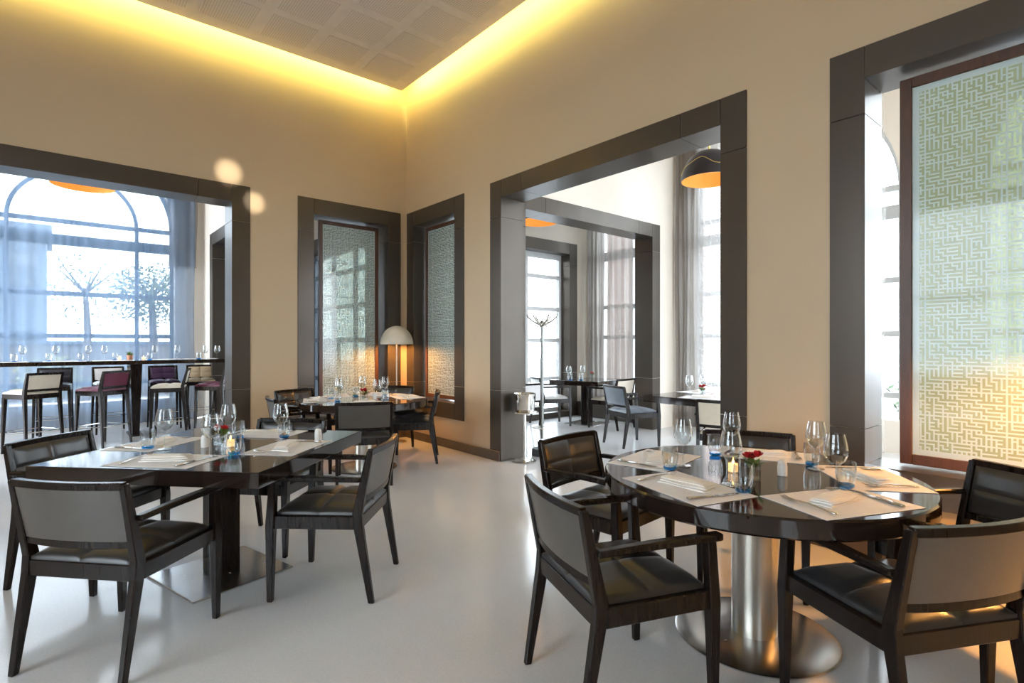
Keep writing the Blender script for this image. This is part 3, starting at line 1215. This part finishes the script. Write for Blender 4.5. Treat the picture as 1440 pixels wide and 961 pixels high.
# round table by the screen
RSET = [
    (172, .475, 'on the open-floor side of the steel-column table', -8, (-1.735, -5.85), (-1.802, -5.937)),
    (243, .485, 'in front of us on the steel-column table', 4, (-1.483, -6.168), (-1.413, -6.184)),
    (-53, .475, 'on the large screen side of the steel-column table', 3, (-1.153, -5.973), (-1.071, -5.924)),
    (20, .460, 'on the cream wall side of the steel-column table', 0, (-1.128, -5.54), (-1.213, -5.492)),
    (104, .475, 'on the tall opening side of the steel-column table', -4, (-1.57, -5.52), (-1.684, -5.521)),
]
for ang, rad, wh, mr, wg, tb in RSET:
    setting(RC[0], RC[1], ang, rad, wh, 'steel-column table', mrot=mr)
    wine_glass(wg[0], wg[1], TZ + .003, 'stemmed wine glass ' + wh, 'steel-column table wine glasses')
    tumbler(tb[0], tb[1], TZ + .003, 'clear tumbler with blue base ' + wh, 'steel-column table tumblers')
shaker(-1.391, -5.917, TZ, 'white salt shaker next to the roses on the steel-column table')
flower_vase(-1.56, -5.86, TZ, 'square glass vase of red roses on the steel-column table')
candle(-1.50, -5.74, TZ, 'lit candle in glass on the steel-column table')

# square table
SSET = [
    (-138, .42, 'before the pale-backed chair at the square table', (-3.29, -3.79), (-3.18, -3.80)),
    (132, .42, 'on the bar stool side of the square table', (-3.442, -3.377), (-3.512, -3.304)),
    (-48, .42, 'on the open-floor side of the square table', (-2.85, -3.52), (-2.801, -3.488 + .06)),
    (42, .42, 'at the far corner side of the square table', (-3.106, -3.35), (-3.03, -3.27)),
]
for ang, rad, wh, wg, tb in SSET:
    setting(SCn[0], SCn[1], ang, rad, wh, 'square table')
    wine_glass(wg[0], wg[1], TZ + .003, 'stemmed wine glass ' + wh, 'square table wine glasses')
    tumbler(tb[0], tb[1], TZ + .003, 'clear tumbler with blue base ' + wh, 'square table tumblers')
candle(-3.135, -3.53, TZ, 'lit candle in glass on the square table')
flower_vase(-3.16, -3.43, TZ, 'small glass vase with a red flower behind the candle on the square table', 2)
shaker(-3.253, -3.45, TZ, 'white salt shaker beside the candle on the square table')
shaker(-2.67, -3.66, TZ + .003, 'white salt shaker at the edge of the square table near the open floor')

# back round table
KSET = [(247, 'before the shiny grey chair at the back table'), (-10, 'before the jacket chair at the back table'), (160, 'on the bar side of the back table'),
        (108, 'on the narrow window side of the back table'), (45, 'under the lamp at the back table')]
for ang, wh in KSET:
    setting(KC[0], KC[1], ang, .47, wh, 'back table')
    a = R(ang)
    o = Vector((math.cos(a), math.sin(a)))
    t = Vector((-o.y, o.x))
    p = Vector(KC) + o * .27 + t * .12
    wine_glass(p.x, p.y, TZ, 'stemmed wine glass ' + wh, 'back table wine glasses')
    p = Vector(KC) + o * .29 + t * .21
    tumbler(p.x, p.y, TZ, 'clear tumbler with blue base ' + wh, 'back table tumblers')
flower_vase(-1.38, -1.55, TZ, 'small glass vase with red flowers on the back table')
shaker(-1.26, -1.56, TZ, 'white salt shaker beside the flowers on the back table')

# tables in the far rooms
for ang, wh in ((192, 'on the square table beyond the tall opening, on the doorway side'), (88, 'on the square table beyond the tall opening, by the blue-sheen chair')):
    setting(EC[0], EC[1], ang, .38, wh, 'far dining table', cut=False, xo=-.26 if ang < 100 else 0)
flower_vase(1.86, -3.63, TZ, 'glass vase of red flowers on the table beyond the tall opening')
wine_glass(2.02, -3.55, TZ, 'wine glass behind the red flowers beyond the tall opening', 'far dining table glasses')
wine_glass(1.80, -3.50, TZ, 'wine glass beside the red flowers beyond the tall opening', 'far dining table glasses')
for k, (dx, dy) in enumerate(((-.28, .15), (.10, .18))):
    wine_glass(TC[0] + dx, TC[1] + dy, TZ, ('wine glass at the window end of the far chamber table', 'wine glass by the flowers on the far chamber table')[k], 'far chamber table glasses')
for k, (dx, dy) in enumerate(((-.36, .05), (-.20, -.05))):
    tumbler(TC[0] + dx, TC[1] + dy, TZ, ('tumbler with blue base at the end of the far chamber table', 'tumbler with blue base in the middle of the far chamber table')[k], 'far chamber table tumblers')
flower_vase(TC[0] + .2, TC[1] + .05, TZ, 'small vase with a red flower on the far chamber table', 2)

# dark jacket left on a chair at the back table
m = MB()
vs, fs = [], []
for j in range(8):
    for i in range(8):
        u, v = i / 7 - .5, j / 7 - .5
        vs.append((u * .34 + .02 * math.sin(j), v * .30, .028 + .05 * math.exp(-6 * (u * u + v * v)) + .014 * math.sin(5 * u + 7 * v)))
for j in range(7):
    for i in range(7):
        q = j * 8 + i
        fs.append((q, q + 1, q + 9, q + 8))
o = len(vs)
vs += [(a, b2, .0) for a, b2, c in vs]
fs += [tuple(reversed([q + o for q in f])) for f in fs]
for i in range(7):
    for (p, q) in ((i, i + 1), (56 + i + 1, 56 + i), (8 * (i + 1), 8 * i), (8 * i + 7, 8 * (i + 1) + 7)):
        fs.append((p, q, q + o, p + o))
m.add(vs, fs)
jk = m.build('folded_jacket', 'jacket_cloth', smooth=70)
jk.location = (-.75, -1.445, .516)
jk.rotation_euler = (0, 0, .7)
tag(jk, 'dark folded jacket lying on a chair seat at the back table', 'jacket')


# ------------------------------------------------------------------ bar table and stools
bt = thing('bar_table', 'long dark high table with a two-piece top behind the bar stools', 'table', (-3.0, 2.78, 0), 0)
for x0, x1 in ((-2.65, -.002), (.002, 1.70)):
    MB().box(x0, x1, -.30, .30, 1.055, 1.11).build('tabletop', 'wenge_top', bt, bevel=.003)
for xx in (-2.5, 0, 1.58):
    MB().beam([(xx, 0, 0), (xx, 0, .03), (xx, 0, .035), (xx, 0, 1.054)], [(.16, .46), (.16, .46), (.085, .40), (.145, .46)]).build('leg', 'wenge', bt)


def make_stool(mat):
    root = thing('bar_stool', '', 'stool', (0, 0, 0), 0, 'bar stools')
    for sx in (-1, 1):
        MB().beam([(sx * .205, .20, 0), (sx * .190, .18, .69)], [(.024, .024), (.042, .042)]).build('leg', 'wenge', root, bevel=.003)
        MB().beam([(sx * .205, -.235, 0), (sx * .190, -.18, .69), (sx * .190, -.178, .76), (sx * .192, -.235, .995)], [(.024, .024), (.038, .044), (.036, .042), (.026, .028)]).build('leg', 'wenge', root, bevel=.003)
    m = MB()
    m.box(-.205, .205, -.195, .205, .675, .735)
    m.build('seat_frame', 'wenge', root, bevel=.003)
    m = MB()
    pad(m, .40, .39, .045, lambda x, y, h: (x, y + .005, .733 + h), n=8)
    m.build('seat', mat, root, smooth=50)
    ry = lambda z: -.180 - .055 * (z - .76) / .235
    m = MB()
    pad(m, .35, .19, .026, lambda x, y, h: (x, ry(.875 + y) - .006 + h, .875 + y), n=8, seam=.008, bulge=.006)
    bk = m.build('backrest', mat, root, smooth=50)
    m = MB()
    vs = [(sx * .174, ry(z) - .0085, z) for z in (.785, .965) for sx in (-1, 1)]
    vs += [(a, b2 + .003, c) for a, b2, c in vs]
    m.add(vs, [(0, 1, 3, 2), (4, 6, 7, 5), (0, 4, 5, 1), (2, 3, 7, 6), (0, 2, 6, 4), (1, 5, 7, 3)])
    m.build('outer_back', mat, bk)
    for z in (.782, .982):
        MB().beam([(-.192, ry(z), z), (.192, ry(z), z)], [(.024, .030)] * 2, 'xy').build('back_rail', 'wenge', root, bevel=.002)
    m = MB()
    z = .27
    pts = [(-.199, .192, z), (.199, .192, z), (.199, -.212, z), (-.199, -.212, z), (-.199, .192, z)]
    for a, b2 in zip(pts[:-1], pts[1:]):
        m.tube([a, b2], .006, 6)
    m.build('foot_ring', 'chrome', root, smooth=50)
    return root


ST = [
    ('leather_cream', -4.12, 2.02, 122, 'cream leather bar stool turned from us, at the picture edge'),
    ('leather_magenta', -3.42, 2.02, 128, 'magenta leather bar stool turned from us'),
    ('leather_cream', -2.66, 2.02, 165, 'cream-seated bar stool seen from its side, beside the table leg'),
    ('leather_magenta', -2.08, 1.95, 140, 'magenta-seated bar stool half hidden by the frame'),
    ('leather_navy', -3.92, 3.30, -95, 'dark bar stool across the table behind the cream stool'),
    ('leather_white', -3.25, 3.30, -85, 'pale bar stool across the table behind the magenta stool'),
    ('leather_purple', -2.56, 3.25, -92, 'purple quilted bar stool across the table, facing us'),
    ('leather_tan', -2.05, 3.20, -98, 'tan quilted bar stool across the table, by the passage frame'),
]
sp = {}
for mt, x, y, a, lab in ST:
    if mt not in sp:
        sp[mt] = make_stool(mt)
        o = sp[mt]
        o.location = (x, y, 0)
        o.rotation_euler = (0, 0, R(a - 90))
        o['label'] = lab
    else:
        dup(sp[mt], (x, y, 0), R(a - 90), lab)

BZ = 1.1105
for k, (x, y) in enumerate(((-3.54, 2.83), (-3.36, 2.78), (-2.74, 2.85), (-2.46, 2.74), (-2.09, 2.66), (-1.93, 2.62), (-4.24, 2.84), (-3.90, 2.84))):
    wine_glass(x, y, BZ, 'wine glass on the bar table, ' + ('second before the succulent', 'just before the succulent', 'just past the succulent', 'above the purple stool', 'above the tan stool', 'closest to the frame', 'above the cream stool at the picture edge', 'above the dark stool')[k], 'bar table wine glasses', .95)
for k, (x, y) in enumerate(((-4.32, 2.70), (-3.97, 2.70), (-3.63, 2.70), (-3.23, 2.86), (-2.82, 2.70), (-2.17, 2.72))):
    tumbler(x, y, BZ, 'blue-based tumbler on the bar table, ' + ('first from the picture edge', 'second from the picture edge', 'third from the picture edge', 'beside the candle before the succulent', 'beside the candle past the succulent', 'closest to the frame')[k], 'bar table tumblers')
candle(-3.19, 2.72, BZ, 'lit candle on the bar table just before the succulent')
candle(-2.89, 2.76, BZ, 'lit candle on the bar table just past the succulent')
for k, x in enumerate((-4.4, -3.80, -3.27, -2.6, -2.1)):
    tag(link('place_mat', mat_mesh, None, (x, 2.60 if k < 3 else 2.98, BZ), 0), 'pale place mat on the bar table, %s from the picture edge' % ('first', 'second', 'third', 'fourth', 'fifth')[k], 'place mat', 'bar table mats')
pl = thing('potted_succulent', 'small spiky succulent in a copper pot on the bar table', 'plant', (-3.06, 2.75, BZ), 0)
MB().lathe([(0, 0), (.036, 0), (.040, .075), (.037, .075), (.035, .065), (0, .065)], 18).build('pot', 'pot_copper', pl, smooth=40)
rnd = random.Random(5)
for k in range(16):
    t = k * 2.4
    ln = rnd.uniform(.05, .075)
    e = rnd.uniform(.3, 1.2)
    d = Vector((math.cos(t) * math.cos(e), math.sin(t) * math.cos(e), math.sin(e)))
    MB().tube([(0, 0, .066), Vector((0, 0, .066)) + d * ln * .5 + Vector((0, 0, .006)), Vector((0, 0, .066)) + d * ln], [.006, .007, .001], 5).build('leaf', 'leaf_green', pl, smooth=60)


# ------------------------------------------------------------------ lamps
def pendant(x, y, z, label, rad=.325):
    o = thing('pendant_lamp', label, 'lamp', (x, y, z), .6, 'black dome pendant lamps')
    n = 12
    prof = [(rad * math.cos(i / n * PI / 2) ** .85 if i < n else .0, .36 * math.sin(i / n * PI / 2)) for i in range(n + 1)]
    MB().lathe(prof, 48).build('shade', 'pendant_black', o, smooth=60)
    prof2 = [(max(0, r - .008), zz * .975) for r, zz in prof]
    MB().lathe(prof2, 48).build('inner_shade', 'pendant_gold', o, smooth=60)
    MB().lathe([(rad, 0), (rad - .008, 0)], 48).build('rim', 'gold_line', o)
    # wandering gold seam on the dome
    pts = []
    for i in range(40):
        t = 2 * PI * i / 39
        e = .45 + .16 * math.sin(3 * t) + .05 * math.sin(7 * t + 1)
        q = e
        r = rad * math.cos(q) ** .85 + .002
        pts.append((r * math.cos(t), r * math.sin(t), .36 * math.sin(q)))
    MB().tube(pts, .0045, 5).build('gold_seam', 'gold_line', o)
    MB().tube([(0, 0, .35), (0, 0, 5.2 - z)], .012, 8).build('stem', 'gold_line', o)
    MB().lathe([(0, .10), (.03, .11), (.045, .15), (.03, .19), (.016, .21), (.016, .30), (0, .34)], 16).build('bulb', 'bulb_warm', o, smooth=60)
    return o


pendant(2.12, -3.57, 3.33, 'black dome pendant with gold seam hanging beyond the tall opening')
pendant(1.93, -.75, 3.28, 'black dome pendant with gold inside in the far chamber')
pendant(-3.64, 1.55, 3.31, 'dome pendant glowing orange above the bar stools')
pendant(2.12, -7.2, 3.33, 'dome pendant glowing behind the large patterned screen')


def floor_lamp(x, y, label, power, zb=1.35, rad=.222):
    o = thing('floor_lamp', label, 'lamp', (x, y, 0), 0, 'white dome floor lamps')
    n = 10
    prof = [(rad * math.cos(i / n * PI / 2), zb + .25 * math.sin(i / n * PI / 2)) for i in range(n + 1)]
    MB().lathe(prof, 40).build('shade', 'lamp_shade', o, smooth=60)
    MB().lathe([(max(0, r - .006), zz - .004) for r, zz in prof], 40).build('inner_shade', 'lamp_inner', o, smooth=60)
    MB().tube([(0, 0, .02), (0, 0, zb + .22)], .011, 10).build('pole', 'steel_brushed', o, smooth=40)
    MB().lathe([(0, 0), (.13, 0), (.13, .014), (.02, .022), (0, .022)], 32).build('base', 'steel_brushed', o, smooth=30)
    MB().lathe([(.014, zb + .02), (.03, zb + .04), (.042, zb + .08), (.03, zb + .12), (.014, zb + .14)], 14).build('bulb', 'bulb_warm', o, smooth=60)
    l = add_light('lamp_glow', 'POINT', (0, 0, zb + .07), power, (1, .44, .10), shadow_soft_size=.06)
    l.parent = o
    return o


floor_lamp(-.325, -.315, 'white dome floor lamp glowing in the room corner', 75)
floor_lamp(-.36, -7.0, 'white dome floor lamp lighting the floor under the large screen', 190)


# spotlights on the ceiling rail, aimed at the bar-side wall
def spot(loc, target, label, energy, size):
    o = thing('ceiling_spotlight', label, 'spotlight', loc, 0, 'ceiling spotlights')
    d = (Vector(target) - Vector(loc)).normalized()
    m = MB().tube([Vector((0, 0, 0)), d * .14], [.035, .04], 16)
    m.build('housing', 'pendant_black', o, smooth=40)
    MB().tube([(0, 0, 0), (0, 0, HC - loc[2])], .008, 6).build('stem', 'pendant_black', o)
    l = add_light('spot_beam', 'SPOT', tuple(d * .16), energy, (1, .85, .62), spot_size=size, spot_blend=1.0, shadow_soft_size=.02)
    l.rotation_euler = d.to_track_quat('-Z', 'Y').to_euler()
    l.parent = o


spot((-2.55, -4.2, 4.6), (-2.35, 0, 3.37), 'small ceiling spotlight aimed above the bar opening', 700, R(5.0))
spot((-2.25, -4.0, 4.6), (-2.07, 0, 3.06), 'small ceiling spotlight aimed beside the bar opening frame', 700, R(4.2))

# ------------------------------------------------------------------ coat stand and wine cooler
cs = thing('coat_stand', 'chrome coat stand with curled hooks and dark round base, inside the tall opening', 'coat stand', (.60, -2.24, 0), 0)
MB().lathe([(0, 0), (.125, 0), (.125, .075), (.115, .085), (.02, .09), (0, .09)], 32).build('base', 'base_grey', cs, smooth=35)
MB().tube([(0, 0, .085), (0, 0, 1.58)], .021, 12).build('pole', 'pole_grey', cs, smooth=40)
MB().lathe([(.017, 1.55), (.034, 1.57), (.034, 1.60), (.02, 1.63), (0, 1.64)], 16).build('hub', 'steel_brushed', cs, smooth=40)
for k in range(6):
    a = k * PI / 3 + .2
    dx, dy = math.cos(a), math.sin(a)
    pts = [(dx * r, dy * r, z) for r, z in ((.02, 1.575), (.06, 1.60), (.12, 1.63), (.17, 1.675), (.185, 1.70), (.180, 1.715))]
    MB().tube(pts, [.012, .012, .011, .010, .009, .008], 8).build('hook', 'steel_brushed', cs, smooth=50)
    pts = [(dx * r, dy * r, z) for r, z in ((.06, 1.595), (.10, 1.565), (.125, 1.545), (.135, 1.56), (.125, 1.575))]
    MB().tube(pts, .005, 6).build('lower_hook', 'chrome', cs, smooth=50)
MB().lathe([(.06, .33), (.12, .33), (.12, .34), (.06, .34)], 24).build('umbrella_ring', 'steel_brushed', cs)

wc = thing('wine_cooler', 'chrome wine bucket on a tall pedestal beside the frame jamb', 'wine cooler', (.20, -2.37, 0), 0)
MB().lathe([(0, 0), (.13, 0), (.135, .010), (.10, .022), (.02, .03), (0, .03)], 36).build('foot', 'chrome', wc, smooth=40)
MB().tube([(0, 0, .025), (0, 0, .565)], .020, 14).build('pedestal', 'chrome', wc, smooth=40)
MB().lathe([(0, .56), (.145, .56), (.148, .568), (.145, .575), (0, .575)], 36).build('tray', 'chrome', wc, smooth=40)
MB().lathe([(0, .576), (.100, .576), (.112, .60), (.128, .775), (.134, .780), (.130, .784), (.122, .775), (.106, .60), (.0, .585)], 36).build('bucket', 'chrome', wc, smooth=40)

# ------------------------------------------------------------------ outside
struct(MB().box(-40, 40, -40, 40, -.6, -.41).build('ground_plot', 'outdoor_pale_bounce'))
struct(MB().box(-30, 34, 4.46, 40, -.4, -.15).build('ground_garden', 'outdoor_ground'))
struct(MB().box(4.36, 34, -24, 4.45, -.4, -.15).build('ground_terrace', 'outdoor_ground'))
struct(MB().box(-.28 + .32, 4.36, .36, 4.45, -.4, -.15).build('ground_court', 'outdoor_ground'))


def building(label, x0, x1, y0, y1, h, mat, rows, cols, face):
    o = thing('building', label, 'building', ((x0 + x1) / 2, (y0 + y1) / 2, -.15), 0, 'buildings outside')
    w, d = (x1 - x0) / 2, (y1 - y0) / 2
    MB().box(-w, w, -d, d, 0, h).build('facade', mat, o)
    MB().box(-w - .15, w + .15, -d - .15, d + .15, h, h + .2).build('roof', 'outdoor_wall', o)
    for r in range(rows):
        for c in range(cols):
            zc = (r + .5) * h / rows
            if face == 'y':
                xc = -w + (c + .5) * 2 * w / cols
                f = MB().box(xc - .45, xc + .45, -d - .03, -d + .02, zc - .6, zc + .6).build('window', 'outdoor_dark', o)
                MB().box(xc - .4, xc + .4, -d - .035, -d - .031, zc - .55, zc + .55).build('pane', 'glass_pane', f)
            else:
                yc = -d + (c + .5) * 2 * d / cols
                f = MB().box(-w - .03, -w + .02, yc - .45, yc + .45, zc - .6, zc + .6).build('window', 'outdoor_dark', o)
                MB().box(-w - .035, -w - .031, yc - .4, yc + .4, zc - .55, zc + .55).build('pane', 'glass_pane', f)


building('pale blue-grey building seen through the bar room curtain', -10.0, -4.1, 17, 22, 5.3, 'outdoor_wall', 2, 5, 'y')
building('red brick building outside the narrow far window', 8.0, 12.0, .45, 4.4, 6.4, 'brick_far', 2, 2, 'x')


def tree(label, x, y, h, rad, seed, mat='leaf_far', size=.12, n=1300, name='tree', trunk=True):
    o = thing(name, label, name.replace('_', ' '), (x, y, -.15), 0, name + 's outside')
    rnd = random.Random(seed)
    m = MB()
    for _ in range(n):
        d = Vector((rnd.gauss(0, 1), rnd.gauss(0, 1), rnd.gauss(0, 1))).normalized() * rad * rnd.random() ** .4
        c = Vector((0, 0, h - rad)) + Vector((d.x, d.y, d.z * .9))
        if c.z < .05:
            c.z = .05 + rnd.random() * .2
        a = Vector((rnd.gauss(0, 1), rnd.gauss(0, 1), rnd.gauss(0, .6))).normalized()
        b2 = a.orthogonal().normalized()
        L = size * rnd.uniform(.6, 1.2)
        m.add([c, c + a * L * .5 + b2 * L * .25, c + a * L, c + a * L * .5 - b2 * L * .25], [(0, 1, 2, 3)])
    m.build('foliage', mat, o)
    if trunk:
        t = MB().tube([(0, 0, 0), (.05, .02, (h - rad) * .6), (0, 0, h - rad)], [.10, .08, .05], 8)
        for k in range(5):
            a = k * 1.3
            t.tube([(0, 0, h - rad * 1.1), (rad * .6 * math.cos(a), rad * .6 * math.sin(a), h - rad * .5)], [.035, .01], 6)
        t.build('trunk', 'bark', o, smooth=60)


tree('slender tree behind the sheer curtain, past the succulent', -2.35, 6.6, 3.3, .75, 1)
tree('bare-branched tree behind the middle of the sheer curtain', -3.3, 10.5, 4.0, 1.1, 2, n=420)
tree('low leafy bush glowing yellow behind the bar table', -3.95, 7.2, 1.35, .55, 3, 'leaf_yellow', .16, 420, 'bush')
tree('low green bush behind the picture-edge bar stool', -5.6, 7.0, 1.6, .7, 4, 'leaf_far', .16, 420, 'bush')
tree('round bush outside the far garden window', 3.0, 5.0, 1.3, .8, 5, 'leaf_far', .16, 420, 'bush')
tree('bush outside the window beyond the tall opening', 8.2, -4.6, 1.2, .8, 6, 'leaf_far', .16, 420, 'bush')

yc = thing('yucca_plant', 'spiky green yucca outside the narrow far window', 'plant', (5.6, -.52, -.15), 0)
MB().tube([(0, 0, 0), (.03, 0, 1.0), (0, .02, 1.7)], [.09, .08, .07], 8).build('trunk', 'bark', yc, smooth=60)
rnd = random.Random(11)
for k in range(46):
    t = k * 2.4
    e = rnd.uniform(-.5, 1.3)
    z = rnd.choice((1.0, 1.7)) + rnd.uniform(-.1, .1)
    L = rnd.uniform(.45, .65)
    d = Vector((math.cos(t) * math.cos(e), math.sin(t) * math.cos(e), math.sin(e)))
    s = d.cross(Vector((0, 0, 1))).normalized() * .022
    b0 = Vector((0, 0, z))
    MB().add([b0 - s * .6, b0 + s * .6, b0 + d * L * .5 + s + Vector((0, 0, .03)), b0 + d * L - Vector((0, 0, .06)), b0 + d * L * .5 - s + Vector((0, 0, .03))], [(0, 1, 2, 3, 4)]).build('leaf', 'leaf_green', yc)

# garden wall with coping beyond the bar room window
gw = thing('garden_wall', 'long low garden wall beyond the bar room curtain', 'wall', (-5.0, 12.0, -.15), 0)
MB().box(-9, 9, -.1, .1, 0, 1.5).build('masonry', 'outdoor_warm', gw)
MB().box(-9.1, 9.1, -.16, .16, 1.5, 1.58).build('coping', 'outdoor_wall', gw)
